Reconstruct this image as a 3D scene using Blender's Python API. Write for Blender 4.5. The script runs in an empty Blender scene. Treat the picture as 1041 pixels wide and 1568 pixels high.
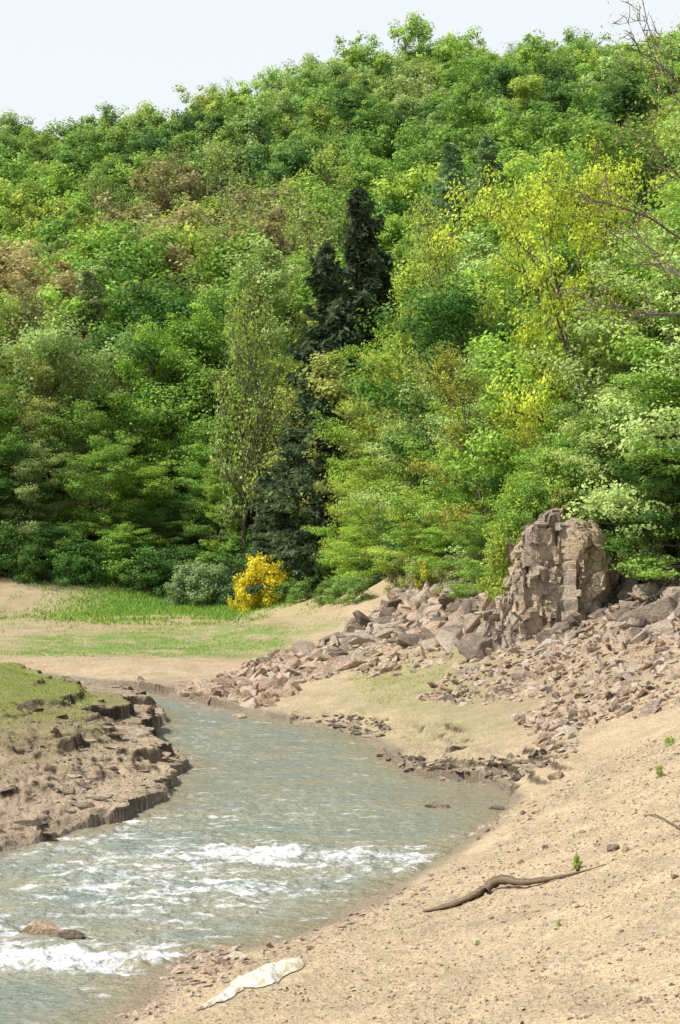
import bpy, bmesh, math, random
import numpy as np
from mathutils import Vector
random.seed(7)
scene=bpy.context.scene
F=2926.0; CX=520.5; CY=784.0; CAMZ=8.5

# ------------------------------------------------------------------ noise
def _h(xi,yi,s):
    h=(xi*374761393+yi*668265263+s*144269504)&0xffffffff
    h=((h^(h>>13))*1274126177)&0xffffffff
    return ((h^(h>>16))&0xffff)/65535.0
def vn(x,y,s=0):
    x=np.asarray(x,float);y=np.asarray(y,float)
    xi=np.floor(x).astype(np.int64);yi=np.floor(y).astype(np.int64)
    fx=x-xi;fy=y-yi
    fx=fx*fx*(3-2*fx);fy=fy*fy*(3-2*fy)
    a=_h(xi,yi,s);b=_h(xi+1,yi,s);c=_h(xi,yi+1,s);d=_h(xi+1,yi+1,s)
    return ((a*(1-fx)+b*fx)*(1-fy)+(c*(1-fx)+d*fx)*fy)*2-1
def fbm(x,y,o=4,s=0,g=.5):
    t=0;a=1;n=0
    for i in range(o):
        t=t+a*vn(x*2**i+17.3*i,y*2**i-9.1*i,s+i);n+=a;a*=g
    return t/n
def ss(a,b,x):
    t=np.clip((x-a)/(b-a),0,1);return t*t*(3-2*t)

# ------------------------------------------------------------------ survey data  (bearing, drop, distance)
def S(px,py,d): return ((px-CX)/F*d, d, CAMZ-(py-CY)/F*d)
def W(px,py):
    d=CAMZ*F/(py-CY); return ((px-CX)/F*d,d)
rightbank=[W(*p) for p in [(170,1568),(225,1505),(262,1478),(330,1462),(430,1440),(530,1400),(620,1350),(690,1310),(712,1288),(745,1262),(778,1235),(780,1215),(740,1198),(650,1192),(605,1170),(570,1140),(520,1117),(450,1110),(400,1096),(330,1082),(280,1071),(220,1060),(150,1046),(80,1037)]]
leftbank=[W(*p) for p in [(0,1305),(60,1293),(120,1272),(190,1258),(262,1222),(268,1190),(290,1175),(270,1160),(232,1142),(238,1115),(256,1108),(240,1090),(160,1075),(120,1062),(80,1047)]]
poly=[(-14,5),(-9,20),(-6,27)]+rightbank+[(-25,99),(-45,101),(-90,108),(-90,101),(-45,94),(-25,92.5)]+leftbank[::-1]+[(-14,44.5),(-25,38),(-40,30),(-55,5)]
poly=np.array(poly)
def sdf(x,y):
    x=np.asarray(x,float);y=np.asarray(y,float)
    d=np.full(x.shape,1e9);ins=np.zeros(x.shape,bool)
    n=len(poly)
    for i in range(n):
        ax,ay=poly[i];bx,by=poly[(i+1)%n]
        ex,ey=bx-ax,by-ay
        t=np.clip(((x-ax)*ex+(y-ay)*ey)/(ex*ex+ey*ey),0,1)
        dd=(x-ax-t*ex)**2+(y-ay-t*ey)**2
        d=np.minimum(d,dd)
        c=((ay>y)!=(by>y))
        if by!=ay:
            xx=ax+(y-ay)/(by-ay)*ex
            ins^=(c&(x<xx))
    d=np.sqrt(d);return np.where(ins,-d,d)

ctl=[S(*p) for p in [(1041,1568,23),(1041,1400,30.5),(1041,1300,36.5),(1041,1200,44),(1041,1100,56),(1041,1000,70),(1041,900,84),
 (900,1400,33),(900,1300,40),(900,1200,49),(900,1100,63),(900,1000,77),(750,1400,35.5),(750,1480,32),(900,1568,25),(750,1568,26.5),
 (600,1568,28),(400,1568,30),(620,1420,37.5),(820,1250,50),(835,1180,57),(800,1130,65),(700,1130,68),(700,1060,80),(600,1080,79),(800,1060,77),
 (500,1000,105),(600,950,112),(700,930,108),(760,960,92),(840,970,85),(930,930,86),(620,900,125),(700,890,118),(400,1040,93),(450,1030,95),
 (200,1020,98.5),(100,1008,102),(300,1005,102),(100,960,125),(300,960,125),(0,1005,104),(0,920,160),(300,905,172),(170,915,166),(450,915,165),(530,935,140),
 (0,1020,75),(-200,990,75),(-500,960,70),(60,1045,78),(130,1068,78),(0,1090,65),(100,1080,68),(200,1100,70),(0,1180,57),(100,1170,58),(200,1150,62),(0,1250,51),(150,1230,54),
 (0,700,200),(300,700,200),(0,490,300),(300,490,300),(600,440,300),(1041,360,280),(1041,580,150),(900,640,130),(800,700,140),(600,700,190),(1041,750,103),(930,840,98),
 (0,300,430),(250,298,430),(330,255,432),(450,205,435),(560,182,440),(640,155,440),(760,178,440),(830,166,440),(1041,180,430),(1400,155,430),(-400,305,430),(-1200,330,430)]]
ctl+=[(x,y,.05) for x,y in rightbank+leftbank]
ctl+=[(8,10,3.6),(0,5,3.2),(-6,12,1.0),(20,20,6.5),(25,45,7.5),(30,70,12),(45,120,32),(40,10,9),(0,-30,4),(60,-30,10),(-70,-30,3),
      (-45,60,6),(-60,120,3),(-90,160,4),(-80,30,6),(80,60,30),(120,250,70),(200,430,105),(-80,230,20),(-200,430,75),(-150,100,5),
      (0,620,90),(300,620,78),(-300,620,65),(0,3000,0),(2500,3000,0),(-2500,3000,0),(2500,0,0),(-2500,0,0),(-800,200,60),(800,200,60)]
C=np.array(ctl);CXY=C[:,:2];CZ=C[:,2]
D=np.sqrt(((CXY[:,None]-CXY[None])**2).sum(-1))
n=len(C);A=np.zeros((n+3,n+3));A[:n,:n]=D
Pm=np.c_[np.ones(n),CXY/100];A[:n,n:]=Pm;A[n:,:n]=Pm.T
wt=np.linalg.lstsq(A,np.r_[CZ,0,0,0],rcond=None)[0]
EX=np.array([-300,-60,-29,-7,-2,1.9,4.4,7.3,8.9,11.7,15,25,40,300]);EY=np.array([150,166,168,169,156,142,130,116,101,93,88,78,66,40])
def edge(x): return np.interp(x,EX,EY)
def height(x,y):
    x=np.atleast_1d(np.asarray(x,float));y=np.atleast_1d(np.asarray(y,float))
    sh=x.shape;x=x.ravel();y=y.ravel();out=np.empty(len(x))
    for a in range(0,len(x),60000):
        X=x[a:a+60000];Y=y[a:a+60000]
        z=wt[n]+wt[n+1]*X/100+wt[n+2]*Y/100
        for i in range(n): z=z+wt[i]*np.sqrt((X-CXY[i,0])**2+(Y-CXY[i,1])**2)
        sd=sdf(X,Y)
        sdn=sd+.45*fbm(X*.8,Y*.8,4,50)
        z=z+.25*fbm(X*.12,Y*.12,3,5)*ss(1,6,sd)+ .05*fbm(X*.8,Y*.8,3,9)*ss(.3,2,sd)
        lm=ss(-3.5,-6.5,X-0.02*(Y-60))*ss(42,46,Y)*ss(97,90,Y)*ss(15,9,sd)*ss(2.4,1.1,z)
        rm=ss(-5,-2,X)*ss(8,6.5,X)*ss(54,58,Y)*ss(86,80,Y)*ss(3.6,2.4,sd)
        for m,st,se in ((lm,.55,70),(rm,.34,80)):
            zz=z+.55*fbm(X*.22,Y*.30,5,se,.55)+.10*fbm(X*2.5,Y*2.0,3,se+3)+(.22 if st>.5 else 0)
            q=zz/st;fl=np.floor(q);f=q-fl
            ed=.10+.65*ss(-.3,.5,vn(X*.3+fl*7.1,Y*.3,se+9))
            zt=st*(fl+ss(.0,1.,f/ed)*.78+f*.22)-.10
            zt=zt+.09*np.abs(fbm(X*1.6,Y*2.2,4,se+20))+.03*vn(X*7,Y*7,se+11)
            z=z*(1-m)+zt*m
        land=np.maximum(z,.02+.12*np.minimum(sd,1.0))
        rough=ss(.2,1.5,sd);nr_=ss(75,50,Y)
        land=land+rough*(.022*fbm(X*3,Y*3,3,21)+.012*np.abs(vn(X*9,Y*9,33))+nr_*(.06*np.abs(fbm(X*1.3,Y*.6+X*.4,3,41))+.016*np.maximum(0,vn(X*6+Y*2,Y*6,35))+.016*np.maximum(0,vn(X*13,Y*11,36))))
        bed=-np.minimum(.7,-sd*.35+.03)
        out[a:a+60000]=np.where(sdn>0,np.where(sd>0,land,.03),np.minimum(np.where(sd<0,bed,-.03),-.02))
    return out.reshape(sh)
def sight(px,py,d0=18,d1=260):
    d=np.geomspace(d0,d1,900)
    x=(px-CX)/F*d;z=CAMZ-(py-CY)/F*d
    h=height(x,d);k=np.argmax(h>=z)
    return np.array([x[k],d[k],h[k]])

# ------------------------------------------------------------------ mesh helper
def build(name,V,F4=None,F3=None,mats=(),mi=None,attrs=None,smooth=False,link=True,cols=None):
    me=bpy.data.meshes.new(name)
    V=np.asarray(V,dtype=np.float32)
    l=[];cnt=[]
    if F4 is not None and len(F4): l.append(np.asarray(F4,dtype=np.int32).ravel());cnt.append(np.full(len(F4),4))
    if F3 is not None and len(F3): l.append(np.asarray(F3,dtype=np.int32).ravel());cnt.append(np.full(len(F3),3))
    L=np.concatenate(l);cnt=np.concatenate(cnt)
    st=np.concatenate([[0],np.cumsum(cnt)[:-1]]).astype(np.int32)
    me.vertices.add(len(V));me.vertices.foreach_set('co',V.ravel())
    me.loops.add(len(L));me.loops.foreach_set('vertex_index',L)
    me.polygons.add(len(cnt));me.polygons.foreach_set('loop_start',st)
    for m in mats: me.materials.append(m)
    if mi is not None: me.polygons.foreach_set('material_index',np.asarray(mi,dtype=np.int32))
    me.polygons.foreach_set('use_smooth',np.full(len(cnt),smooth))
    me.update(calc_edges=True)
    if attrs:
        for k,v in attrs.items():
            dom='FACE' if len(v)==len(cnt) else 'POINT'
            a=me.attributes.new(k,'FLOAT',dom);a.data.foreach_set('value',np.asarray(v,dtype=np.float32))
    if cols is not None:
        a=me.attributes.new('col','FLOAT_COLOR','POINT')
        a.data.foreach_set('color',np.c_[cols,np.ones(len(cols))].astype(np.float32).ravel())
    if not link: return me
    ob=bpy.data.objects.new(name,me);scene.collection.objects.link(ob);return ob
def inst(name,me,loc,rz=0,sc=(1,1,1),parent=None,col=None,tilt=(0,0)):
    ob=bpy.data.objects.new(name,me);ob.location=loc;ob.rotation_euler=(tilt[0],tilt[1],rz);ob.scale=sc
    if col is not None: ob.color=(*col,1)
    scene.collection.objects.link(ob)
    if parent: ob.parent=parent
    return ob
def empty(name):
    e=bpy.data.objects.new(name,None);scene.collection.objects.link(e);return e

# ------------------------------------------------------------------ materials
class NT:
    def __init__(s,name):
        s.m=bpy.data.materials.new(name);s.m.use_nodes=True;s.t=s.m.node_tree;s.t.nodes.clear()
        s.out=s.n('ShaderNodeOutputMaterial')
    def n(s,t,**k):
        nd=s.t.nodes.new(t)
        for a,b in k.items():
            if a.startswith('i_'):
                key=a[2:]; key=int(key) if key.isdigit() else key.replace('_',' ')
                nd.inputs[key].default_value=b
            else: setattr(nd,a,b)
        return nd
    def l(s,a,b): s.t.links.new(a,b)
    def noise(s,vec,scale,detail=4,rough=.5):
        nd=s.n('ShaderNodeTexNoise');nd.inputs['Scale'].default_value=scale;nd.inputs['Detail'].default_value=detail;nd.inputs['Roughness'].default_value=rough
        s.l(vec,nd.inputs['Vector']);return nd.outputs[0]
    def ramp(s,v,stops):
        r=s.n('ShaderNodeValToRGB');e=r.color_ramp.elements
        while len(e)>1:e.remove(e[-1])
        e[0].position=stops[0][0];e[0].color=(*stops[0][1],1)
        for p,c in stops[1:]:
            k=e.new(p);k.color=(*c,1)
        s.l(v,r.inputs[0]);return r.outputs[0]
    def mix(s,f,a,b,mode='MIX'):
        m=s.n('ShaderNodeMix',data_type='RGBA',blend_type=mode)
        for sock,v in ((m.inputs[0],f),(m.inputs[6],a),(m.inputs[7],b)):
            if hasattr(v,'is_linked'): s.l(v,sock)
            elif isinstance(v,tuple): sock.default_value=(*v,1)
            else: sock.default_value=v
        return m.outputs[2]
    def math(s,op,a,b=0.,c=0.):
        m=s.n('ShaderNodeMath',operation=op)
        for i,v in enumerate((a,b,c)):
            if hasattr(v,'is_linked'): s.l(v,m.inputs[i])
            else: m.inputs[i].default_value=v
        return m.outputs[0]
    def pos(s): return s.n('ShaderNodeNewGeometry').outputs['Position']
    def scaled(s,vec,sc):
        m=s.n('ShaderNodeMapping');m.inputs['Scale'].default_value=sc;s.l(vec,m.inputs[0]);return m.outputs[0]
    def bump(s,h,dist,strength=1,prev=None):
        b=s.n('ShaderNodeBump');b.inputs['Distance'].default_value=dist;b.inputs['Strength'].default_value=strength
        s.l(h,b.inputs['Height'])
        if prev is not None:s.l(prev,b.inputs['Normal'])
        return b.outputs[0]
    def principled(s,col,rough,nrm=None,spec=.3):
        p=s.n('ShaderNodeBsdfPrincipled')
        for k,v in (('Base Color',col),('Roughness',rough)):
            if hasattr(v,'is_linked'): s.l(v,p.inputs[k])
            elif isinstance(v,tuple): p.inputs[k].default_value=(*v,1)
            else: p.inputs[k].default_value=v
        p.inputs['Specular IOR Level'].default_value=spec
        if nrm is not None:s.l(nrm,p.inputs['Normal'])
        s.l(p.outputs[0],s.out.inputs[0]);return p
    def attr(s,name): return s.n('ShaderNodeAttribute',attribute_name=name)

def leaf_material():
    s=NT('foliage_leaves')
    oi=s.n('ShaderNodeObjectInfo');lv=s.attr('lv').outputs['Fac']
    hs=s.n('ShaderNodeHueSaturation',i_Saturation=.95)
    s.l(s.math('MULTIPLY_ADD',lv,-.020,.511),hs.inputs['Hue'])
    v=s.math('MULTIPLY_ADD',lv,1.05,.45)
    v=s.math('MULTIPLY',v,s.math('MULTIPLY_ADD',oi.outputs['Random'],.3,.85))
    s.l(v,hs.inputs['Value']);s.l(oi.outputs['Color'],hs.inputs['Color'])
    d=s.n('ShaderNodeBsdfDiffuse');t=s.n('ShaderNodeBsdfTranslucent')
    s.l(hs.outputs[0],d.inputs[0])
    tc=s.mix(1.,hs.outputs[0],(1.15,1.15,.75),'MULTIPLY');s.l(tc,t.inputs[0])
    m=s.n('ShaderNodeMixShader',i_0=.34);s.l(d.outputs[0],m.inputs[1]);s.l(t.outputs[0],m.inputs[2])
    s.l(m.outputs[0],s.out.inputs[0]);return s.m
LEAF=leaf_material()
def bark_material():
    s=NT('bark');p=s.pos();nz=s.noise(s.scaled(p,(6,6,1.2)),2,2)
    c=s.ramp(nz,[(.3,(.06,.05,.038)),(.55,(.15,.125,.095)),(.75,(.28,.24,.19))])
    s.principled(c,.9);return s.m
BARK=bark_material()
def ground_material():
    s=NT('ground_mud');p=s.pos();a=s.attr('col').outputs['Color']
    n1=s.noise(p,1.1,4,.6);n2=s.noise(p,9,4,.6);n3=s.noise(p,45,2,.6)
    c=s.mix(1.,a,s.ramp(n1,[(.3,(.86,.84,.81)),(.7,(1.14,1.13,1.10))]),'MULTIPLY')
    c=s.mix(1.,c,s.ramp(n2,[(.3,(.80,.79,.76)),(.65,(1.12,1.12,1.12))]),'MULTIPLY')
    c=s.mix(.9,c,s.ramp(n3,[(.3,(.78,.77,.74)),(.7,(1.2,1.2,1.2))]),'MULTIPLY')
    vo2=s.n('ShaderNodeTexVoronoi');vo2.inputs['Scale'].default_value=12.;s.l(p,vo2.inputs['Vector'])
    b=s.bump(n2,.13,.9);b=s.bump(vo2.outputs['Distance'],.06,.6,b);b=s.bump(n3,.03,.9,b)
    pr=s.principled(c,.9,b,.2)
    wet=s.attr('wet').outputs['Fac'];s.l(s.math('MULTIPLY_ADD',wet,-.5,.92),pr.inputs['Roughness'])
    return s.m
def rock_material(name,stops,vs=(1,1,1)):
    s=NT(name);p=s.pos();rv=s.attr('rv').outputs['Fac']
    n1=s.noise(s.scaled(p,vs),1.6,4,.65);n2=s.noise(p,11,4,.65)
    f=s.math('ADD',s.math('MULTIPLY',rv,.7),s.math('MULTIPLY_ADD',n1,.7,-.2))
    c=s.ramp(f,stops)
    c=s.mix(1.,c,s.ramp(n2,[(.3,(.62,.62,.62)),(.7,(1.2,1.2,1.2))]),'MULTIPLY')
    b=s.bump(n1,.3,.8);b=s.bump(n2,.09,.9,b)
    s.principled(c,.85,b,.25);return s.m
ROCKT=rock_material('rock_tan',[(.1,(.24,.175,.12)),(.3,(.43,.31,.215)),(.55,(.57,.425,.295)),(.8,(.54,.46,.36))])
ROCKG=rock_material('rock_grey',[(.1,(.11,.085,.065)),(.35,(.25,.195,.15)),(.6,(.42,.33,.25)),(.85,(.54,.45,.35))])
ROCKM=rock_material('rock_dark_shale',[(.1,(.085,.066,.048)),(.4,(.22,.17,.12)),(.8,(.46,.37,.26))])
GROUND=ground_material()
def strip_far(X,Y):
    N=fbm(X*.25,Y*.25,4,90)
    a=ss(100,108,Y+5*N)*ss(127,118,Y+6*N)*ss(-22,-16,X+2*N)*ss(0,-5,X+4*N)
    b=ss(147,158,Y+7*N)*ss(-27,-17,X)*ss(10,0,X)
    return a,b

# ------------------------------------------------------------------ ground sheet
def ground():
    ys=np.concatenate([np.linspace(-60,17,24),np.geomspace(18,185,1300),np.geomspace(187,700,160),np.geomspace(720,3200,14)])
    core=np.linspace(-1,1,500);out=np.geomspace(1.03,40,26)
    u=np.concatenate([-out[::-1],core,out])
    yy=ys[:,None]*np.ones_like(u)[None]
    wdt=np.maximum(np.abs(ys),12)*.205+1.2
    xx=wdt[:,None]*u[None]
    X=xx.ravel();Y=yy.ravel()
    Z=height(X,Y);sd=sdf(X,Y)
    nr,nc=xx.shape
    idx=np.arange(nr*nc).reshape(nr,nc)
    F4=np.stack([idx[:-1,:-1],idx[:-1,1:],idx[1:,1:],idx[1:,:-1]],-1).reshape(-1,4)
    def c(*v): return np.array(v)[None]
    def mixc(a,b,m): return a*(1-m[:,None])+b*m[:,None]
    N=fbm(X*.25,Y*.25,4,90);N2=fbm(X*1.1,Y*.8,4,95)
    col=np.repeat(c(.60,.48,.32),len(X),0)
    col=mixc(col,c(.66,.52,.34),ss(0,.5,N))
    col=mixc(col,c(.50,.41,.28),ss(.05,.5,N2)*.7)
    tal=ss(58,72,Y)*ss(1,5,X)
    col=mixc(col,c(.42,.325,.225),tal*.75)
    gp=np.exp(-((X-3.2)/3.2)**2-((Y-84)/9)**2)
    col=mixc(col,c(.40,.40,.19),np.clip(gp*(1+.8*N2),0,1)*.7)
    gp=np.exp(-((X-4.5)/2.2)**2-((Y-70)/5)**2)
    col=mixc(col,c(.46,.42,.22),np.clip(gp*(1+.8*N2),0,1)*.6)
    fld=ss(97,101,Y)*ss(3,-2,X)
    col=mixc(col,c(.57,.44,.30),fld)
    col=mixc(col,c(.42,.40,.19),fld*ss(112,150,Y)*(.45+.5*N))
    a,b=strip_far(X,Y)
    col=mixc(col,c(.24,.37,.09),a*ss(-.7,.3,N2)*.9)
    col=mixc(col,c(.18,.33,.06),b)
    lb=ss(-5,-8,X)*ss(44,48,Y)*ss(96,90,Y)
    col=mixc(col,c(.45,.345,.255),lb*.85)
    col=mixc(col,c(.30,.25,.14),lb*ss(.8,1.3,Z+.4*N2+.3*N)*.85)
    col=mixc(col,c(.31,.34,.11),lb*ss(1.2,2.1,Z+.4*N2)*.9)
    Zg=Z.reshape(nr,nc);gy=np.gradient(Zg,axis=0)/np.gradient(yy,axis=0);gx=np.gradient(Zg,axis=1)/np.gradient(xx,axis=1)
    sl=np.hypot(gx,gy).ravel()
    col=mixc(col,c(.075,.058,.04),ss(.5,1.1,sl)*ss(15,9,sd)*ss(43,48,Y)*ss(100,95,Y)*ss(9,6,X)*(1-.4*ss(0,.5,N2)))  # steep bank faces darkened: undercut shade painted into the colour
    wet=ss(.9,.15,sd+.4*N2)*ss(.5,.2,Z)
    wet=np.maximum(wet,ss(.14,.05,Z))
    col=mixc(col,c(.33,.27,.20),wet*.8)
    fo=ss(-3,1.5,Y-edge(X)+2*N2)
    col=mixc(col,c(.075,.075,.03),fo)  # dark leaf litter, with canopy shade painted into the same colour
    col=mixc(col,c(.25,.21,.16),ss(-14,-6,Y-edge(X))*ss(5,8,X)*(1-fo)*.6)
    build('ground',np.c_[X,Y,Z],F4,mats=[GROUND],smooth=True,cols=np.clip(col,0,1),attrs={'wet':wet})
ground()

# ------------------------------------------------------------------ water
def water():
    ys=np.geomspace(14,112,900);u=np.concatenate([-np.geomspace(1.02,5,20)[::-1],np.linspace(-1,1,440)])
    xx=(ys[:,None]*.21+.5)*u[None];yy=ys[:,None]*np.ones_like(u)[None]
    X=xx.ravel();Y=yy.ravel();sd=-sdf(X,Y)
    z=.050*fbm(X*1.1+.3*Y,Y*1.5,4,200,.6)+.034*fbm(X*2.6+Y,Y*4.0,4,210,.6)
    def band(cx,cy,rx,ry,rot=0):
        dx=X-cx;dy=Y-cy;a=dx*math.cos(rot)+dy*math.sin(rot);b=-dx*math.sin(rot)+dy*math.cos(rot)
        return np.exp(-(a/rx)**2-(b/ry)**2)
    foam=1.2*band(-2.0,47.4,1.5,1.4)+1.0*band(.8,47.2,1.9,1.1,.05)+.7*band(1.4,45.4,1.8,.9,.1)+.6*band(-5.2,46.5,3,2.6)+.6*band(-3,43.5,4.5,2.0)
    foam+=1.4*band(-6.0,36.4,1.9,1.3)+.85*band(-4.0,35.9,1.7,.8)+.9*band(-6.9,38.8,1.1,.45)+.8*band(-3.3,37.2,.6,.5,.3)
    foam+=.50*band(-4.2,40.5,4,3)+.52*band(-7,51,3,3.5)+.38*band(-2,54,4,4)+.5*band(-13.5,95,2,2)+.5*band(3.7,48.6,.9,1.8,.5)+.4*band(-4.5,84,2.2,2,-.5)+.33*band(-5,70,2,8)
    foam*=ss(-.1,.3,sd)
    fc=np.clip(foam,0,1.1)
    z=z*(1+1.6*fc)+.20*fc*np.abs(fbm(X*1.6,Y*2.6,5,230,.65))
    calm=ss(0,4,X)*ss(52,56,Y)*ss(66,62,Y)
    z*=1-.75*calm
    nr,nc=xx.shape;idx=np.arange(nr*nc).reshape(nr,nc)
    F4=np.stack([idx[:-1,:-1],idx[:-1,1:],idx[1:,1:],idx[1:,:-1]],-1).reshape(-1,4)
    shal=np.maximum(ss(1.6,.1,sd),.8*calm)
    s=NT('river_water');p=s.pos()
    fo=s.attr('foam').outputs['Fac'];sh=s.attr('shal').outputs['Fac']
    w1=s.noise(s.scaled(p,(1.4,3.0,1)),1.6,4,.6);w2=s.noise(s.scaled(p,(4,9,1)),1.5,3,.6);w0=s.noise(s.scaled(p,(.30,.7,1)),1.0,3,.6)
    fn=s.noise(s.scaled(p,(2.6,4.6,1)),1.0,7,.8);fn2=s.noise(s.scaled(p,(.9,2.2,1)),.9,3,.6)
    f=s.math('ADD',fn,s.math('MULTIPLY',fn2,.9))
    f=s.math('ADD',f,s.math('MULTIPLY',fo,.25))
    fac=s.math('MULTIPLY',s.math('SUBTRACT',f,1.11),5.0);cl=s.n('ShaderNodeClamp');s.l(fac,cl.inputs[0]);fac=cl.outputs[0]
    bc=s.ramp(w0,[(.35,(.27,.305,.25)),(.65,(.36,.345,.235))]);bc=s.mix(s.math('MULTIPLY',sh,.75),bc,(.34,.285,.17))  # greenish-brown reflection patches painted into the base colour, browner in the shallows
    cb=s.mix(fac,bc,(.88,.89,.88))
    b=s.bump(w1,.20,1.);b=s.bump(w2,.06,1.,b);b=s.bump(fn,.06,.6,b)
    pr=s.principled(cb,.1,b,.5);pr.inputs['IOR'].default_value=1.33
    rf=s.mix(fac,(.12,.12,.12),(.7,.7,.7));s.l(rf,pr.inputs['Roughness'])
    build('river_water',np.c_[X,Y,z],F4,mats=[s.m],smooth=True,attrs={'foam':foam,'shal':shal})
water()

# ------------------------------------------------------------------ rocks
def hull(seed,npt=13,box=.35):
    r=random.Random(seed);bm=bmesh.new()
    for i in range(npt):
        v=Vector([r.uniform(-1,1) for _ in range(3)])
        v=v*(box+(1-box)/max(v.length,.3)*.9)
        bm.verts.new(v)
    bmesh.ops.convex_hull(bm,input=bm.verts)
    bmesh.ops.delete(bm,geom=[v for v in bm.verts if not v.link_faces],context='VERTS')
    bmesh.ops.triangulate(bm,faces=bm.faces)
    bmesh.ops.bevel(bm,geom=bm.edges[:],offset=.035,segments=1,affect='EDGES')
    bmesh.ops.triangulate(bm,faces=bm.faces)
    V=np.array([v.co[:] for v in bm.verts])
    bm.verts.index_update()
    Fc=np.array([[v.index for v in f.verts] for f in bm.faces]);bm.free()
    return V,Fc
HULLS=[hull(i,9+i%6) for i in range(16)]
def rotm(n,rng,tilt):
    a=rng.uniform(0,2*np.pi,n);b=rng.normal(0,tilt,n);c=rng.normal(0,tilt,n)
    def m(ax,t):
        M=np.zeros((n,3,3));co=np.cos(t);si=np.sin(t);i,j=[(1,2),(0,2),(0,1)][ax]
        M[:,ax,ax]=1;M[:,i,i]=co;M[:,j,j]=co;M[:,i,j]=-si;M[:,j,i]=si;return M
    return m(0,b)@m(1,c)@m(2,a)
def rocks_mesh(name,P,size,mat,rng,flat=.65,tilt=.35,elong=1.4,sink=.25):
    n=len(P);Rm=rotm(n,rng,tilt)
    sc=np.c_[size*rng.uniform(.8,elong,n),size*rng.uniform(.5,1,n),size*flat*rng.uniform(.5,1.15,n)]
    hid=rng.integers(0,len(HULLS),n);Vs=[];Fs=[];rv=[];off=0
    P=P.copy();P[:,2]+=sc[:,2]*(.5-sink*2)
    for k,(v,f) in enumerate(HULLS):
        I=np.where(hid==k)[0]
        if not len(I):continue
        VV=np.einsum('nij,nvj->nvi',Rm[I],v[None]*sc[I][:,None])+P[I][:,None]
        FF=f[None]+(np.arange(len(I))*len(v))[:,None,None]+off
        off+=VV.shape[0]*VV.shape[1];Vs.append(VV.reshape(-1,3));Fs.append(FF.reshape(-1,3));rv.append(np.repeat(rng.random(len(I)),len(f)))
    return build(name,np.concatenate(Vs),F3=np.concatenate(Fs),mats=[mat],attrs={'rv':np.concatenate(rv)})
def inpoly(x,y,pl):
    ins=np.zeros(x.shape,bool);n=len(pl)
    for i in range(n):
        ax,ay=pl[i][:2];bx,by=pl[(i+1)%n][:2]
        if ay==by:continue
        ins^=((ay>y)!=(by>y))&(x<ax+(y-ay)/(by-ay)*(bx-ax))
    return ins
def scatter(pts,n,rng):
    pl=np.array(pts)
    x=rng.uniform(pl[:,0].min(),pl[:,0].max(),n*6);y=rng.uniform(pl[:,1].min(),pl[:,1].max(),n*6)
    k=inpoly(x,y,pl);x=x[k][:n];y=y[k][:n]
    return np.c_[x,y,height(x,y)]
def outl(*pp): return [sight(*p)[:2] for p in pp]
def psize(n,a,b,rng,p=2.2): return a+(b-a)*rng.random(n)**p*1.0
rg=np.random.default_rng(5)
def rockzone(name,zone,n,a,b,mat,**k):
    P=scatter(zone,n,rg);rocks_mesh(name,P,psize(len(P),a,b,rg,k.pop('p',2.4)),mat,rg,**k)
Zbig=outl((470,1010),(560,950),(620,905),(700,900),(770,920),(775,985),(700,1000),(600,985),(520,1010))
rockzone('boulder_field',Zbig,320,.2,1.35,ROCKG,tilt=.55,p=2.2)
rockzone('boulder_field',Zbig,420,.15,1.0,ROCKT,tilt=.55,p=2.2)
Ztal=outl((640,1075),(700,1020),(760,985),(860,965),(930,925),(1041,885),(1150,870),(1150,1050),(1041,1085),(930,1110),(870,1130),(800,1110),(850,1065),(740,1080))
rockzone('talus_rocks',Ztal,3600,.05,.42,ROCKT,tilt=.5,p=3,flat=.5)
rockzone('talus_rocks',Ztal,450,.06,.55,ROCKG,tilt=.5,p=3,flat=.55)
rockzone('talus_rocks',outl((760,985),(860,965),(930,915),(1041,880),(1150,860),(1150,960),(1041,985),(900,990)),280,.2,.9,ROCKG,tilt=.5)
rockzone('shore_rocks',outl((275,1066),(345,1035),(420,1005),(480,990),(540,985),(560,1015),(480,1045),(400,1085),(330,1078)),900,.08,.8,ROCKT,tilt=.5,p=3)
rockzone('shore_rocks',outl((480,1000),(640,985),(700,1010),(640,1030),(560,1040)),360,.08,.5,ROCKT,tilt=.45,p=3)
rockzone('talus_rocks',outl((790,1100),(850,1070),(900,1100),(880,1150),(850,1200),(830,1160)),320,.05,.38,ROCKT,tilt=.45,p=3)
rockzone('bank_shale',outl((560,1150),(600,1160),(700,1170),(800,1160),(840,1150),(830,1178),(770,1196),(640,1194),(590,1185)),420,.05,.33,ROCKM,tilt=.3,flat=.5)
rockzone('bank_shale',outl((440,1096),(520,1095),(590,1103),(600,1125),(560,1130),(500,1112)),200,.06,.32,ROCKM,tilt=.3,flat=.5)
rockzone('bank_shale',outl((690,1285),(780,1240),(860,1180),(890,1185),(830,1250),(740,1290)),220,.03,.18,ROCKT,tilt=.3,flat=.5,p=3)
rockzone('bank_shale',outl((0,1205),(120,1200),(215,1200),(265,1205),(190,1250),(60,1285),(0,1290)),80,.05,.45,ROCKM,tilt=.12,flat=.28,p=3)
rockzone('bank_shale',outl((20,1085),(120,1082),(240,1095),(250,1112),(200,1150),(100,1140),(30,1120)),80,.06,.55,ROCKM,tilt=.18,flat=.32,p=3)
rockzone('bank_shale',outl((60,1165),(250,1150),(285,1175),(262,1215),(190,1225),(60,1200)),60,.05,.5,ROCKT,tilt=.12,flat=.22,p=3)
rockzone('shore_rocks',outl((250,1500),(262,1475),(330,1452),(372,1452),(370,1470),(320,1492)),130,.04,.30,ROCKT,tilt=.2,flat=.4)
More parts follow.
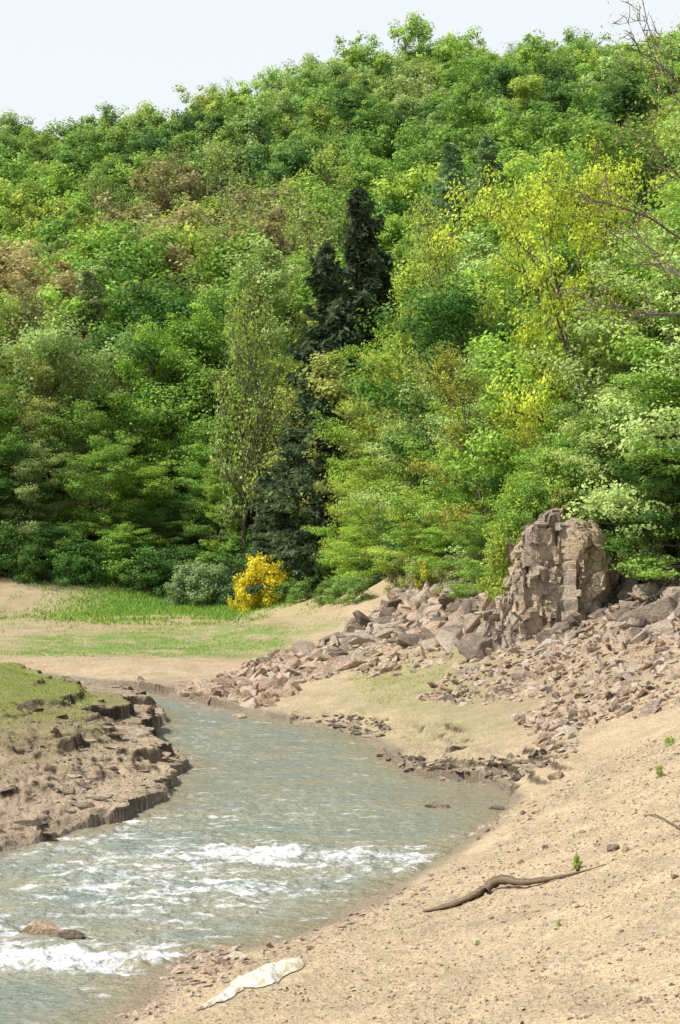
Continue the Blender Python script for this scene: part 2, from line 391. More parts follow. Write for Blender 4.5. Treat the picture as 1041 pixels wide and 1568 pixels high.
rockzone('bank_shale',outl((180,1560),(260,1505),(420,1450),(600,1372),(700,1318),(720,1330),(600,1400),(430,1475),(300,1530),(230,1568)),900,.015,.14,ROCKT,tilt=.3,flat=.4,p=3)
Zf=outl((250,1568),(430,1470),(620,1385),(760,1300),(880,1180),(1041,1110),(1120,1110),(1120,1568))
rockzone('pebbles',Zf,13000,.010,.06,ROCKT,tilt=.5,p=3.5)
rockzone('pebbles',Zf,800,.012,.06,ROCKM,tilt=.5,p=2.5)
rockzone('pebbles',outl((700,1330),(880,1180),(1041,1110),(1120,1110),(1120,1568),(950,1568)),380,.03,.13,ROCKT,tilt=.4,p=3)
rockzone('pebbles',outl((0,1200),(0,1100),(200,1100),(280,1175),(200,1240)),500,.02,.12,ROCKM,tilt=.4,p=3)
rockzone('pebbles',outl((0,1015),(300,1015),(420,1000),(450,960),(0,935)),500,.04,.16,ROCKT,tilt=.4,p=3)
def stone(name,px,py,sx,sy,sz,mat,z=None,seed=1,rz=0):
    p=sight(px,py) if z is None else np.array([*W(px,py),z])
    v,f=hull(seed,16);ob=build(name,v*np.array([sx,sy,sz]),F3=f,mats=[mat],attrs={'rv':np.full(len(f),random.uniform(.3,.7))})
    ob.location=(p[0],p[1],p[2]+sz*.25);ob.rotation_euler=(0,.08,rz);return ob
stone('river_boulder',66,1432,.62,.4,.30,ROCKT,0,31)
stone('river_boulder',108,1437,.36,.3,.16,ROCKM,0,33)
stone('river_stone',668,1236,.55,.35,.12,ROCKM,0,35)
stone('river_stone',762,1240,.32,.22,.10,ROCKM,0,36)
stone('river_stone',366,1099,.42,.3,.16,ROCKT,0,37)
stone('shore_stone',705,1290,.13,.1,.08,ROCKT,None,38)
stone('slope_stone',940,1303,.18,.13,.11,ROCKM,None,39)
stone('slope_stone',1033,1345,.1,.08,.07,ROCKM,None,40)
for px,py,s,sd_ in ((730,995,1.0,51),(690,985,1.1,52),(590,965,1.0,53),(510,985,.8,54),(655,940,.9,55),(470,1005,1.0,56),(1010,950,1.2,57),(1035,925,1.0,58),(930,905,1.1,59),(980,975,.7,60),(640,905,1.0,61),(610,915,.8,62),(540,960,.7,63),(735,1003,1.3,64),(960,905,.9,65)):
    stone('boulder',px,py,s*1.15,s*.8,s*.72,ROCKG,None,sd_,sd_)

# ------------------------------------------------------------------ cliff
def cliff():
    s=NT('cliff_rock');p=s.pos()
    n1=s.noise(s.scaled(p,(1.7,1.7,.28)),1.3,6,.7);n2=s.noise(p,5,5,.7);n3=s.noise(p,.6,3)
    c=s.ramp(n1,[(.30,(.12,.095,.075)),(.40,(.33,.27,.215)),(.50,(.52,.43,.34)),(.60,(.60,.48,.34)),(.70,(.78,.71,.60))])
    c=s.mix(s.ramp(n3,[(.46,(0,0,0)),(.58,(.6,.6,.6))]),c,(.60,.46,.29))
    c=s.mix(1.,c,s.ramp(n2,[(.3,(.6,.6,.6)),(.7,(1.2,1.2,1.2))]),'MULTIPLY')
    s.principled(c,.85,s.bump(n2,.2,.9,s.bump(n1,.35,.7)))
    rng=np.random.default_rng(12);Vs=[];Fs=[];off=0
    cols=[(10.3,87.3,2.0,8.55,1.1,1.6),(9.2,87.1,2.0,8.25,.85,1.5),(8.6,86.2,2.0,6.0,.9,1.2),(9.5,85.8,2.0,5.5,.8,.9),(11.05,87.0,2.5,8.0,.75,1.4),(8.5,87.6,2,7.2,.7,1.5),(7.7,86.5,2,4.7,.6,1.1),(11.6,87.6,3,6.2,.7,1.2),(11.6,89,3,7.9,1.0,1.5),(7.2,86.2,2,3.8,.6,.9),(12.8,89.5,3,7.0,1.1,1.4)]
    for (cx,cy,z0,z1,rx,ry) in cols:
        nt,nz=130,130
        th=np.linspace(0,2*np.pi,nt,endpoint=False);tz=np.linspace(0,1,nz)
        T,Zt=np.meshgrid(th,tz)
        ex=.5
        ux=np.sign(np.cos(T))*np.abs(np.cos(T))**ex;uy=np.sign(np.sin(T))*np.abs(np.sin(T))**ex
        top=1-.97*ss(.90,1,Zt)
        wd=(1.12-.18*Zt)*top
        lx=rng.uniform(-.1,.3)
        X=cx+rx*ux*wd+lx*(Zt-.5);Y=cy+ry*uy*wd+.35*Zt;Z=z0+(z1-z0)*np.minimum(Zt/.96,1)
        P=np.stack([X,Y,Z],-1).reshape(-1,3)
        nr=np.stack([ux*rx,uy*ry,0*ux],-1).reshape(-1,3);nr/=np.linalg.norm(nr,axis=1)[:,None]+1e-6
        for ns,amp,tl,st in ((20,.20,.16,.3),(70,.08,.2,.4),(200,.03,.25,.7)):
            sdv=np.c_[rng.uniform(cx-rx,cx+rx,ns),rng.uniform(cy-ry,cy+ry,ns),rng.uniform(z0,z1,ns)]
            q=np.array([1,1,st]);dd=(((P*q)[:,None]-(sdv*q)[None])**2).sum(-1);k=dd.argmin(1)
            offs=rng.uniform(-amp,amp,ns);tlt=rng.normal(0,tl,(ns,3))
            dsp=offs[k]+np.clip((tlt[k]*(P-sdv[k])).sum(1),-.3,.3)
            P=P+nr*dsp[:,None]*(1-ss(.92,1,Zt).ravel()*.7)[:,None]
            P[:,2]+=offs[k]*1.3*ss(.8,.95,Zt).ravel()
        idx=np.arange(nt*nz).reshape(nz,nt);j=np.roll(idx,-1,1)
        Fq=np.stack([idx[:-1],j[:-1],j[1:],idx[1:]],-1).reshape(-1,4)+off
        Vs.append(P);Fs.append(Fq);off+=len(P)
    build('rock_cliff',np.concatenate(Vs),np.concatenate(Fs),mats=[s.m])
cliff()

# ------------------------------------------------------------------ trees
def tubes(paths,sides=5):
    Vs=[];Fs=[];off=0
    for pts,rad in paths:
        pts=np.asarray(pts);rad=np.asarray(rad);m=len(pts)
        d=pts[-1]-pts[0];d=d/(np.linalg.norm(d)+1e-9)
        a=np.cross(d,[0,0,1.]) if abs(d[2])<.9 else np.cross(d,[1.,0,0]);a/=np.linalg.norm(a);b=np.cross(d,a)
        k=sides if rad[0]>.05 else 3
        t=np.arange(k)*2*np.pi/k
        ring=np.cos(t)[:,None]*a+np.sin(t)[:,None]*b
        V=pts[:,None]+rad[:,None,None]*ring[None]
        idx=np.arange(m*k).reshape(m,k)+off;j=np.roll(idx,-1,1)
        Fs.append(np.stack([idx[:-1],j[:-1],j[1:],idx[1:]],-1).reshape(-1,4));Vs.append(V.reshape(-1,3));off+=m*k
    return np.concatenate(Vs),np.concatenate(Fs)
def leaves(Cn,n_each,rad,size,flat,rng,up=.4,asp=.65,ctr=None,out=.9):
    m=len(Cn);idx=np.repeat(np.arange(m),n_each);N=len(idx)
    g=rng.normal(0,1,(N,3));g/=np.maximum(1,np.linalg.norm(g,axis=1)/1.5)[:,None]
    nr=rng.normal(0,.75,(N,3))+g*.8;nr[:,2]+=up
    g[:,2]*=flat
    P=Cn[idx]+g*rad[idx][:,None]
    o=P-ctr;o/=np.linalg.norm(o,axis=1)[:,None]+1e-6;nr+=o*out
    nr/=np.linalg.norm(nr,axis=1)[:,None]
    a=np.cross(nr,rng.normal(0,1,(N,3)));a/=np.linalg.norm(a,axis=1)[:,None]+1e-9;b=np.cross(nr,a)
    s=size*rng.uniform(.6,1.35,N)[:,None]
    V=np.stack([P-a*s*.5,P+b*s*.5*asp,P+a*s*.5,P-b*s*.5*asp],1).reshape(-1,3)
    Fq=np.arange(N*4).reshape(N,4)
    cv=rng.random(m)
    lv=np.clip(.5*cv[idx]+.5*rng.random(N)+.18*g[:,2],0,1)  # upper leaves of each clump lighter: crown shading put into the colour
    return V,Fq,lv
def finish(name,paths,L,sides=5):
    Vt,Ft=tubes(paths,sides);Vl,Fl,lv=L
    V=np.r_[Vt,Vl];Fq=np.r_[Ft,Fl+len(Vt)]
    mi=np.r_[np.zeros(len(Ft)),np.ones(len(Fl))]
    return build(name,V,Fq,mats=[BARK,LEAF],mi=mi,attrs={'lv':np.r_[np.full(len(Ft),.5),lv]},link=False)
def curve(p,d,L,n,rng,wob=.12,lift=0.):
    pts=[p];d=d/np.linalg.norm(d)
    for i in range(n):
        d=d+rng.normal(0,wob,3)+np.array([0,0,lift]);d/=np.linalg.norm(d)
        pts.append(pts[-1]+d*L/n)
    return np.array(pts)
def tree(name,seed,H=15,R=5,base=.15,nl=16,ns=6,nt=5,nleaf=20000,size=.25,flat=.6,elev=(.15,1.1),crad=.55,up=.4,
         wob=.13,lean=(0,0),twig=False,prof='round',lift=.02,tr=.018):
    rng=np.random.default_rng(seed)
    n=9;tp=np.array([[lean[0]*(i/n)**1.5*H+rng.normal(0,.012*H)*(i>0),lean[1]*(i/n)**1.5*H+rng.normal(0,.012*H)*(i>0),H*.9*i/n] for i in range(n+1)])
    r0=H*tr;paths=[(np.r_[[tp[0]-[0,0,1.5]],tp],np.r_[[r0*1.3],r0*(1-np.linspace(0,1,n+1))**.8+.02])]
    cl=[];cr=[]
    az=rng.uniform(0,6.28)
    for i in range(nl):
        t=(i+.5)/nl;h=base+(1-base)*t*.95
        az+=2.4+rng.normal(0,.3)
        k=h*n*.98;k0=min(int(k),n-1);p=tp[k0]*(1-(k-k0))+tp[k0+1]*(k-k0)
        if prof=='round': pr=math.sin(math.pi*min(1,(.22+.72*t)))**.55
        elif prof=='broad': pr=(1-.62*t**2.6)
        else: pr=1-.8*t
        L=R*pr*rng.uniform(.66,1.18)
        e=elev[0]+(elev[1]-elev[0])*t+rng.normal(0,.14)
        L=L/max(.55,math.cos(e))
        L=min(L,R*1.25)
        d=np.array([math.cos(az)*math.cos(e),math.sin(az)*math.cos(e),math.sin(e)])
        c=curve(p,d,L,6,rng,wob,lift)
        rl=max(.03,r0*(1-h)*.62+.03)
        paths.append((c,np.linspace(rl,.02,7)))
        for j in range(ns):
            u=.3+.7*(j+rng.random())/ns;q=u*6;q0=min(int(q),5);pp=c[q0]*(1-(q-q0))+c[q0+1]*(q-q0)
            dd=c[q0+1]-c[q0];dd/=np.linalg.norm(dd)
            sd_=np.cross(dd,[0,0,1]);sd_/=np.linalg.norm(sd_)+1e-6
            d2=dd*.6+sd_*rng.choice([-1,1])*rng.uniform(.5,1.1)+np.array([0,0,rng.normal(.15,.35*(flat+.3))])
            L2=L*rng.uniform(.25,.5)*(1.15-.5*u)
            c2=curve(pp,d2,L2,4,rng,wob*1.2,lift)
            paths.append((c2,np.linspace(rl*.4*(1.1-u)+.015,.01,5)))
            for m in range(nt):
                u3=(m+rng.random())/nt;q=u3*4;q0=min(int(q),3);pp3=c2[q0]*(1-(q-q0))+c2[q0+1]*(q-q0)
                d3=rng.normal(0,1,3);d3[2]*=flat;d3+=dd*.8
                L3=crad*rng.uniform(.5,1.3)*1.3
                e3=pp3+d3/np.linalg.norm(d3)*L3
                if twig: paths.append((curve(pp3,d3,L3*1.2,2,rng,.2,0),np.array([.018,.012,.006])*(1+H/30)))
                cl.append(e3);cr.append(crad*rng.uniform(.55,1.25))
    cl=np.array(cl);cr=np.array(cr)
    ne=max(1,int(nleaf/len(cl)))
    Lf=leaves(cl,ne,cr,size,flat,rng,up,ctr=np.array([lean[0]*H*.5,lean[1]*H*.5,H*.5]))
    return finish(name,paths,Lf)
def conifer(name,seed,H=28,R=4.3,n=120,per=150,size=.42):
    rng=np.random.default_rng(seed)
    paths=[(np.array([[0,0,-1.5],[0,0,H*.5],[0,0,H]]),np.array([.4,.22,.02]))]
    Vs=[];lvs=[];az=0
    for i in range(n):
        t=(i+.5)/n;t=t**.92
        z=H*(.04+.96*t);az+=2.39996+rng.normal(0,.4)
        L=R*(1-t)**.62*rng.uniform(.35,1.3)*(1+.25*math.sin(t*19+az))+.3
        e=rng.normal(.02+.5*t,.2)
        d=np.array([math.cos(az)*math.cos(e),math.sin(az)*math.cos(e),math.sin(e)])
        c=curve(np.array([0,0,z]),d,L,5,rng,.08,-.04+.05*t)
        paths.append((c,np.linspace(.07*(1-t)+.02,.01,6)))
        m=int(per*(.2+L/R));u=rng.random(m)**.6*5;q=np.minimum(u.astype(int),4);f=(u-q)[:,None]
        pp=c[q]*(1-f)+c[q+1]*f
        w=(.15+.30*L*.45*(1-u/6.5))
        sd_=np.cross(d,[0,0,1]);sd_/=np.linalg.norm(sd_)
        sg=rng.normal(0,1,m)
        P=pp+sd_*(sg*w)[:,None]
        P[:,2]-=np.abs(sg)*w*.4+rng.random(m)*.7
        dr=sd_*np.sign(sg)[:,None]*.6+d*.5+rng.normal(0,.45,(m,3));dr[:,2]-=.7
        dr/=np.linalg.norm(dr,axis=1)[:,None]
        b=np.cross(dr,rng.normal(0,1,(m,3)));b/=np.linalg.norm(b,axis=1)[:,None]
        s=(size*rng.uniform(.5,1.3,m))[:,None]
        Vs.append(np.stack([P-dr*s,P+b*s*.28,P+dr*s,P-b*s*.28],1).reshape(-1,3))
        lvs.append(np.clip(rng.random()*.5+.6*rng.random(m),0,1))
    Vl=np.concatenate(Vs);lv=np.concatenate(lvs)
    return finish(name,paths,(Vl,np.arange(len(Vl)).reshape(-1,4),lv))

FAR=[tree('far_tree_mesh%d'%i,100+i,H=14,R=5.0+.5*(i%3),base=.28,nl=13,ns=4,nt=3,nleaf=6600,size=.48,flat=.85,crad=.78,prof='round' if i%4 else 'broad',elev=(.1,1.25)) for i in range(8)]
SPA=[tree('sparse_tree_mesh%d'%i,200+i,H=15,R=4.8,base=.25,nl=18,ns=6,nt=4,nleaf=3600,size=.28,flat=.9,crad=.6,elev=(.5,1.3),twig=True,tr=.02) for i in range(4)]
MID=[tree('mid_tree_mesh%d'%i,300+i,H=16,R=5.5,base=.12,nl=17,ns=5,nt=4,nleaf=14000,size=.31,flat=.7,crad=.72,elev=(.0,1.2),prof='round') for i in range(4)]
BEE=[tree('beech_mesh%d'%i,400+i,H=16,R=6.0,base=.05,nl=19,ns=7,nt=4,nleaf=28000,size=.225,flat=.45,crad=.64,elev=(-.05,1.2),prof='broad',up=.8,lift=0.) for i in range(4)]
CON=[conifer('conifer_mesh%d'%i,500+i,per=130) for i in range(3)]
CONL=[conifer('larch_mesh%d'%i,510+i,per=75,size=.38) for i in range(2)]
BUSH=[tree('bush_mesh%d'%i,600+i,H=2.2,R=1.5,base=.02,nl=14,ns=5,nt=4,nleaf=4500,size=.15,flat=.8,crad=.25,elev=(.1,1.2),tr=.01,prof='broad') for i in range(3)]
OAK=tree('oak_mesh',700,H=17,R=7.2,base=.28,nl=16,ns=8,nt=6,nleaf=25000,size=.20,flat=.7,crad=.5,elev=(.15,1.2),twig=True,lean=(-.22,0),wob=.2,tr=.026,prof='broad')
OAK2=tree('oak_mesh_b',702,H=15,R=6,base=.25,nl=14,ns=7,nt=6,nleaf=12000,size=.20,flat=.7,crad=.45,elev=(.15,1.2),twig=True,lean=(-.15,0),wob=.18,prof='broad')
BARE=tree('bare_mesh',710,H=22,R=8,base=.55,nl=16,ns=8,nt=6,nleaf=3200,size=.13,flat=.7,crad=.5,elev=(.1,1.0),twig=True,lean=(-.06,0),wob=.16,prof='broad',tr=.010)

fresh=(.25,.42,.07);bright=(.35,.53,.075);lime=(.43,.54,.085);olive=(.37,.42,.11);brown=(.42,.37,.17)
deep=(.12,.25,.055);pale=(.41,.54,.18);con=(.085,.125,.065);conb=(.22,.34,.16);oakc=(.50,.57,.06)
hue=lambda c,r:(lambda k,w:(max(.01,c[0]*k*(1+w)),max(.01,c[1]*k),max(.01,c[2]*k)))(1+r.uniform(-.10,.10),r.uniform(-.06,.06))

hf=empty('hillside_forest');rr=random.Random(3)
Pts=[]
y=100.
while y<470:
    sp=7.0 if y<200 else (7.9 if y<300 else 8.5)
    x=-(.2*y+24)
    while x<.2*y+24:
        px=x+rr.uniform(-.45,.45)*sp;py=y+rr.uniform(-.45,.45)*sp
        if py>edge(px)+6+ (6 if px<0 else 2): Pts.append((px,py))
        x+=sp
    y+=sp*.92
Pts=np.array(Pts);Hz=height(Pts[:,0],Pts[:,1])
nz1=fbm(Pts[:,0]*.035,Pts[:,1]*.02,3,301);nz2=fbm(Pts[:,0]*.03+9,Pts[:,1]*.018,3,302)
for (x,yy_),z,a,b in zip(Pts,Hz,nz1,nz2):
    q=rr.random();sparse=False;big=1
    if -42<x<-1 and 225<yy_<335 and q<.7: c=rr.choice([brown,olive,olive,lime]);sparse=rr.random()<.7;big=1.15
    elif x<-22 and 190<yy_<240 and q<.55: c=rr.choice([brown,olive]);sparse=rr.random()<.8
    elif a>.25: c=rr.choice([olive,lime,fresh,bright] if x<10 else [lime,fresh,bright,fresh]);sparse=rr.random()<.12
    elif b>.15: c=rr.choice([bright,fresh,pale,bright])
    elif b<-.3: c=rr.choice([deep,fresh,fresh,pale])
    else: c=rr.choice([fresh,bright,bright,lime,pale,fresh,fresh,deep])
    if yy_>400 and rr.random()<.10: sparse=True
    c=hue(c,rr)
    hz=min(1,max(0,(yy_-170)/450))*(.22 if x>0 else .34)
    c=tuple(v*(1-hz)+w*hz for v,w in zip(c,(.40,.50,.30)))  # aerial haze painted into the leaf colour, stronger with distance
    me=rr.choice(SPA if sparse else FAR if yy_>205 else MID)
    s=rr.uniform(.68,1.25)*big
    if yy_<125: s*=.8
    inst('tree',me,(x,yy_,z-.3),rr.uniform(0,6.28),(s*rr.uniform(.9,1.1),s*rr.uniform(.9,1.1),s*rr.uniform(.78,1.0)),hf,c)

def put(name,me,H0,R0_,px,d,top,rad,col,rz=None,sinkz=.2):
    x=(px-CX)/F*d;z=float(height(x,d)[0]);zt=CAMZ-(top-CY)/F*d
    h=max(2,zt-z);s=rad/R0_
    inst(name,me,(x,d,z-sinkz),rr.uniform(0,6.28) if rz is None else rz,(s,s,h/H0),None,hue(col,rr))
for a in [(550,174,285,5.6),(500,171,370,5.0),(580,178,375,4.6),(525,164,450,4.6)]: put('spruce_tree',rr.choice(CON),28,4.3,a[0],a[1],a[2],a[3],con)
for a in [(475,156,560,4.0),(420,162,690,3.6),(447,158,640,3.8),(495,154,600,3.4)]: put('spruce_tree',rr.choice(CON),28,4.3,a[0],a[1],a[2],a[3],(.105,.155,.08))
for a in [(690,245,215,5.8),(745,250,205,6),(655,232,330,5),(640,225,380,5)]: put('larch_tree',rr.choice(CONL),28,4.3,a[0],a[1],a[2],a[3],conb)
for a in [(135,205,410,4.5),(100,208,495,4)]: put('larch_tree',rr.choice(CONL),28,4.3,a[0],a[1],a[2],a[3],(.27,.33,.15))
L1=[(-40,176,600,6,fresh),(20,178,690,5.5,deep),(70,182,560,5,olive),(50,175,700,4.6,pale),(120,180,640,5.5,fresh),(160,176,690,5,fresh),(215,178,720,5,bright),
    (230,187,520,5.5,bright),(300,189,505,5.5,bright),(190,191,540,5,pale),(330,181,660,4.8,fresh),(335,175,730,3.6,bright),(290,177,760,3.6,deep),(20,195,620,6,bright),(-20,174,740,5,deep),
    (250,176,790,3.2,deep),(90,173,810,3.6,deep),(185,173,810,3.6,bright),(350,190,560,5,pale)]
for a in L1: put('beech_tree',rr.choice(BEE),16,6.0,a[0],a[1],a[2],a[3]*.92,a[4])
put('ash_tree',SPA[0],15,4.8,392,170,490,4.0,lime);put('ash_tree',SPA[1],15,4.8,375,172,540,3.5,pale)
L2=[(560,156,640,3.6,lime),(585,150,590,4.2,bright),(555,148,730,3.0,lime),(600,148,560,5,bright),(640,142,520,5,lime),(590,136,720,3.8,bright),(650,132,620,4.5,pale),(690,128,560,5,pale),
    (640,124,760,3.2,lime),(720,120,640,4.2,fresh),(770,118,560,5,pale),(700,118,770,3,bright),(760,112,720,3.6,fresh),(820,112,600,4.5,fresh),(800,106,740,3,deep),(860,108,580,4.5,fresh),
    (740,104,800,2.2,fresh),(560,142,790,3,bright)]
for a in L2: put('beech_tree',rr.choice(BEE),16,6.0,a[0],a[1],a[2],a[3],a[4])
L3=[(1000,92,395,5,pale),(1050,88,420,5.5,pale),(960,96,470,4.2,bright),(940,91,640,3.4,pale),(985,88,600,3.8,pale),(1060,86,600,4.5,fresh),(900,95,620,3.2,bright),(1100,90,330,6,fresh),(985,88.5,690,3.2,fresh),(1040,87.5,700,3.4,deep),(850,91.5,690,3.0,fresh),(810,92,740,1.8,bright),(895,91,700,2.6,fresh)]
for a in L3: put('beech_tree',rr.choice(BEE),16,6.0,a[0],a[1],a[2],a[3],a[4])
put('beech_tree',BEE[1],16,6.0,955,87.5,690,2.6,fresh,sinkz=-1.0);put('beech_tree',BEE[2],16,6.0,1015,86,720,2.8,deep,sinkz=-1.0)
put('oak_tree',OAK,17,7.2,915,95,300,5.2,oakc,rz=0.2)
put('oak_tree',OAK2,15,6,750,110,590,4.0,(.47,.53,.08),rz=.3)
put('oak_tree',OAK2,15,6,840,98,660,2.8,oakc,rz=1.1)
put('oak_tree',OAK2,15,6,700,138,390,4.5,(.42,.51,.09),rz=.9)
put('bare_tree',BARE,22,8,1120,80,60,6.5,(.42,.33,.10),rz=.2)
# shrubs rooted on and around the cliff head
for x,y_,z,w_,h_,c in ((9.0,87.6,7.9,1.0,1.5,fresh),(9.8,88.4,8.2,1.4,2.2,bright),(10.8,88.0,8.1,1.3,1.9,fresh),(11.4,87.2,7.4,1.1,1.5,pale),(8.3,88.2,6.8,1.0,2.0,bright),(11.9,87.2,5.9,1.1,1.6,deep),(7.6,88.6,4.6,1.1,2.2,lime),(12.5,88,6.6,1.3,1.9,fresh),(10.2,87.0,8.35,.7,.9,olive)):
    inst('shrub',rr.choice(BUSH),(x,y_,z-.1),rr.uniform(0,6),(w_/1.5,w_/1.5,h_/2.2),None,hue(c,rr))
for i in range(95):
    x=rr.uniform(-45,14);yb=float(edge(x))+rr.uniform(.8,5);z=float(height(x,yb)[0])
    s=rr.uniform(.5,1.3)
    if x>6: s*=.6
    inst('shrub',rr.choice(BUSH),(x,yb,z-.1),rr.uniform(0,6),(s*1.2,s*1.2,s),hf,hue(rr.choice([deep,deep,fresh,(.16,.28,.06)]),rr))  # mostly deep greens: shade at the forest foot put into shrub colour
def bush(name,px,py,w,h,col,me=None):
    p=sight(px,py);inst(name,me or rr.choice(BUSH),(p[0],p[1],p[2]-.05),rr.uniform(0,6),(w/1.5,w/1.5,h/2.2),None,col)
YB=(.78,.68,.03)
for px,w_,h_ in ((398,1.6,3.0),(377,1.2,2.2),(420,1.3,2.4),(404,1.3,2.2),(388,1.3,2.4)):
    x=(px-CX)/F*155;inst('broom_bush',rr.choice(BUSH),(x,155+rr.uniform(-.5,.5),float(height(x,155)[0])-.1),rr.uniform(0,6),(w_/1.5,w_/1.5,h_/2.2),None,YB)
bush('broom_bush',338,908,.6,1.3,(.7,.6,.04));bush('broom_bush',655,905,.7,1.5,(.5,.5,.06))
for px,w_,h_ in ((275,1.6,2.0),(300,2.0,2.6),(325,1.8,2.4),(345,1.4,2.0)):
    x=(px-CX)/F*166;inst('willow_bush',rr.choice(BUSH),(x,166,float(height(x,166)[0])-.1),rr.uniform(0,6),(w_/1.5,w_/1.5,h_/2.2),None,(.30,.42,.18))
for px,py in ((755,900),(640,905),(690,905),(720,900),(610,905)): bush('shrub',px,py,1.0,1.5,(.42,.48,.18))
for px in (440,460,500,520,545): bush('shrub',px,922,1.2,1.2,(.22,.36,.09))

# ------------------------------------------------------------------ grass
def grass(name,zone,n,hh,col,keep=None):
    rng=np.random.default_rng(len(name)+n);P=scatter(zone,n,rng)
    if keep is not None: P=P[keep(P[:,0],P[:,1])>rng.random(len(P))]
    N=len(P);a=rng.uniform(0,6.28,N);w=hh*.22;dx=np.c_[np.cos(a),np.sin(a),0*a]*w
    h=hh*rng.uniform(.4,1.3,N);lean=rng.normal(0,.35,(N,2))*h[:,None]
    top=P+np.c_[lean,h];P=P-[0,0,.03]
    V=np.stack([P-dx,P+dx,top],1).reshape(-1,3)
    ob=build(name,V,F3=np.arange(3*N).reshape(-1,3),mats=[LEAF],attrs={'lv':rng.random(N)});ob.color=(*col,1)
patch=lambda x,y:ss(-.25,.4,fbm(x*.5,y*.3,4,77))
grass('meadow_grass',[(-24,96),(4,96),(4,130),(-24,130)],60000,.10,(.34,.52,.11),lambda x,y:strip_far(x,y)[0]*(.3+.7*patch(x,y)))
grass('meadow_grass',[(-28,142),(10,138),(8,150),(2,160),(-5,172),(-28,172)],50000,.25,(.30,.48,.08),lambda x,y:np.maximum(strip_far(x,y)[1],.35*patch(x,y)))
grass('meadow_grass',[(-35,118),(0,118),(1,150),(-35,160)],22000,.12,(.52,.50,.22),patch)
bk=lambda x,y:ss(1.2,1.9,height(x,y)+.35*fbm(x*1.1,y*.8,4,95))
grass('bank_grass',outl((0,1010),(40,1030),(150,1068),(120,1100),(0,1100)),26000,.06,(.40,.44,.14),bk)
grass('slope_grass',outl((530,1035),(690,1010),(720,1060),(560,1080)),5000,.07,(.42,.46,.16),patch)

# ------------------------------------------------------------------ driftwood, plastic, sprigs
def wood():
    s=NT('driftwood');p=s.pos();nz=s.noise(s.scaled(p,(4,12,12)),3,5,.6)
    s.principled(s.ramp(nz,[(.3,(.09,.06,.035)),(.6,(.28,.20,.13)),(.8,(.48,.39,.27))]),.85,s.bump(nz,.03));return s.m
WOOD=wood()
def log(name,pts,rads,extra=()):
    allp=[]
    for pp,rd in [(pts,rads)]+list(extra):
        P=np.array([sight(a,b) for a,b,*_ in pp]);
        for i,t in enumerate(pp): P[i,2]+=rd[i]*.7+(t[2] if len(t)>2 else 0)
        m=len(P);t=np.linspace(0,m-1,m*5);Q=np.stack([np.interp(t,range(m),P[:,k]) for k in range(3)],1);r=np.interp(t,range(m),rd)
        for _ in range(3): Q[1:-1]=.25*Q[:-2]+.5*Q[1:-1]+.25*Q[2:]
        r=r*(1+.14*np.array([math.sin(i*2.1)+.5*math.sin(i*5.3) for i in range(len(r))]))
        allp.append((Q,r))
    V,Fq=tubes(allp,10)
    build(name,V,Fq,mats=[WOOD],smooth=True)
log('driftwood_log',[(648,1398),(690,1392),(728,1378,.02),(750,1366,.06),(768,1362,.1),(800,1362,.06),(850,1350,.03),(895,1335),(928,1324)],[.03,.07,.095,.12,.12,.085,.04,.02,.01],
    [([(745,1372,.04),(758,1362,.14),(776,1358,.2)],[.08,.07,.03])])
log('fallen_branch',[(985,1250),(1005,1252,.05),(1025,1262),(1060,1280)],[.010,.018,.024,.03])
log('fallen_branch',[(884,1335),(883,1325,.1),(882,1325,.2)],[.04,.04,.03])
def sheet():
    s=NT('plastic_sheet');p=s.pos();nz=s.noise(p,5,4)
    s.principled(s.ramp(nz,[(.3,(.60,.44,.22)),(.5,(.72,.66,.50)),(.65,(.80,.80,.74))]),.35,s.bump(nz,.06),.5)
    A=sight(458,1474);B=sight(365,1515);Cc=sight(300,1550)
    def piece(A,B,w0,w1,hh,seed):
        nu,nv=60,40;U,Vv=np.meshgrid(np.linspace(0,1,nu),np.linspace(-1,1,nv),indexing='ij')
        d=(B-A)[:2];L=np.hypot(*d);d/=L;nrm=np.array([-d[1],d[0]])
        w=(w0+(w1-w0)*U)*np.sqrt(np.clip(1-(2*U-1)**4,0,1))*(1+.30*vn(U*4,0*U,seed))+.004
        X=A[0]+d[0]*L*U+nrm[0]*w*Vv;Y=A[1]+d[1]*L*U+nrm[1]*w*Vv
        Z=height(X,Y)+.02+hh*(1-Vv**2)*(.55+.45*np.sin(np.pi*U))+.06*np.abs(fbm(X*5,Y*3,2,seed))*(1-Vv**2)
        idx=np.arange(nu*nv).reshape(nu,nv);Fq=np.stack([idx[:-1,:-1],idx[1:,:-1],idx[1:,1:],idx[:-1,1:]],-1).reshape(-1,4)
        return np.stack([X,Y,Z],-1).reshape(-1,3),Fq
    v1,f1=piece(A,B,.26,.46,.13,5);v2,f2=piece(B+.02,Cc,.18,.07,.03,6)
    build('plastic_sheet',np.r_[v1,v2],np.r_[f1,f2+len(v1)],mats=[s.m],smooth=True)
sheet()
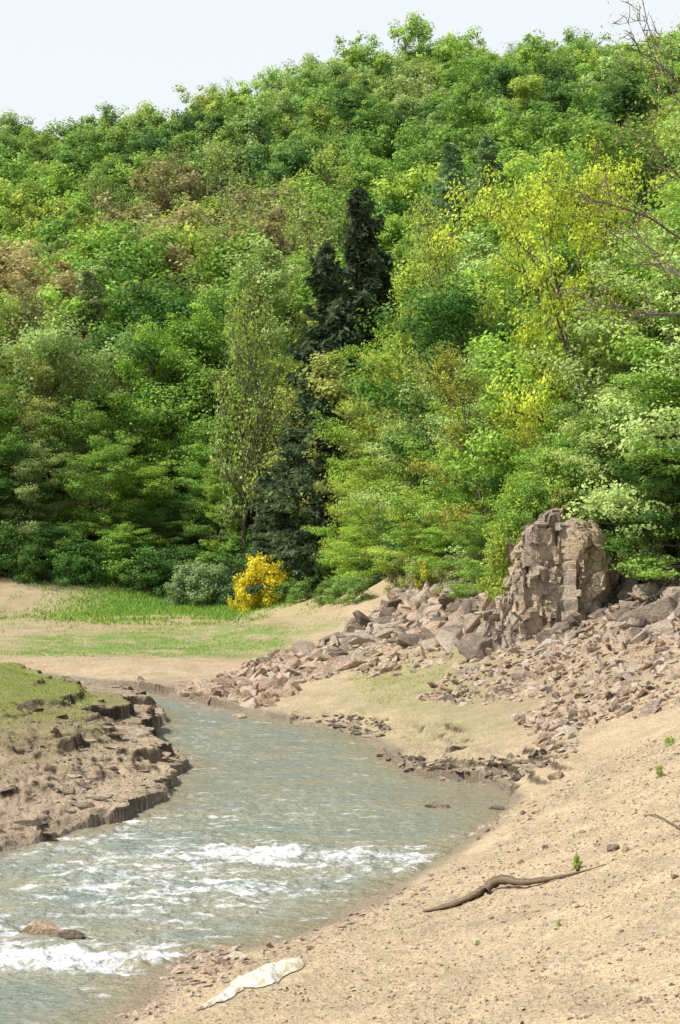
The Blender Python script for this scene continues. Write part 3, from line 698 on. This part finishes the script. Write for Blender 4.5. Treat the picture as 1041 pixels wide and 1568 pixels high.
for i,(px,py) in enumerate(((884,1332),(1010,1190),(1022,1143),(855,1420),(730,1450),(1030,1140))):
    p=sight(px,py);s=(.08,.08,.08,.035,.03,.05)[i]
    inst('weed_plant',BUSH[i%3],(p[0],p[1],p[2]-.01),i,(s,s*.8,s*1.1),None,(.40,.54,.11))

# ------------------------------------------------------------------ light, sky, camera
AZ=math.radians(-106);EL=math.radians(55)
sv=Vector((math.sin(AZ)*math.cos(EL),math.cos(AZ)*math.cos(EL),math.sin(EL)))
sl=bpy.data.lights.new('sun','SUN');sl.energy=5.0;sl.angle=math.radians(.5);sl.color=(1,.96,.89)
so=bpy.data.objects.new('sun',sl);so.rotation_euler=sv.to_track_quat('Z','Y').to_euler();scene.collection.objects.link(so)
w=bpy.data.worlds.new('World');scene.world=w;w.use_nodes=True;t=w.node_tree
bg=t.nodes['Background'];sk=t.nodes.new('ShaderNodeTexSky');sk.sky_type='NISHITA';sk.sun_disc=False
sk.sun_elevation=EL;sk.sun_rotation=AZ%(2*math.pi);sk.dust_density=2.5;sk.air_density=1.0;sk.altitude=300
# pale spring haze: thick near the horizon, thinning towards the zenith
tc=t.nodes.new('ShaderNodeTexCoord');sx=t.nodes.new('ShaderNodeSeparateXYZ');t.links.new(tc.outputs['Generated'],sx.inputs[0])
rp=t.nodes.new('ShaderNodeValToRGB');t.links.new(sx.outputs[2],rp.inputs[0])
e=rp.color_ramp.elements;e[0].position=.0;e[0].color=(.97,.97,.97,1);e[1].position=.62;e[1].color=(.05,.05,.05,1)
k=e.new(.27);k.color=(.92,.92,.92,1)
mx=t.nodes.new('ShaderNodeMix');mx.data_type='RGBA'
t.links.new(rp.outputs[0],mx.inputs[0]);t.links.new(sk.outputs[0],mx.inputs[6]);mx.inputs[7].default_value=(7.2,7.6,7.9,1)
t.links.new(mx.outputs[2],bg.inputs[0]);bg.inputs[1].default_value=.13
cam=bpy.data.cameras.new('camera');co=bpy.data.objects.new('camera',cam);scene.collection.objects.link(co)
cam.sensor_fit='VERTICAL';cam.sensor_height=36;cam.lens=36*F/1568;cam.clip_end=6000;cam.clip_start=.5
co.location=(0,0,CAMZ);co.rotation_euler=(math.radians(90),0,0)
scene.camera=co
scene.view_settings.view_transform='Standard';scene.view_settings.look='None';scene.view_settings.exposure=0
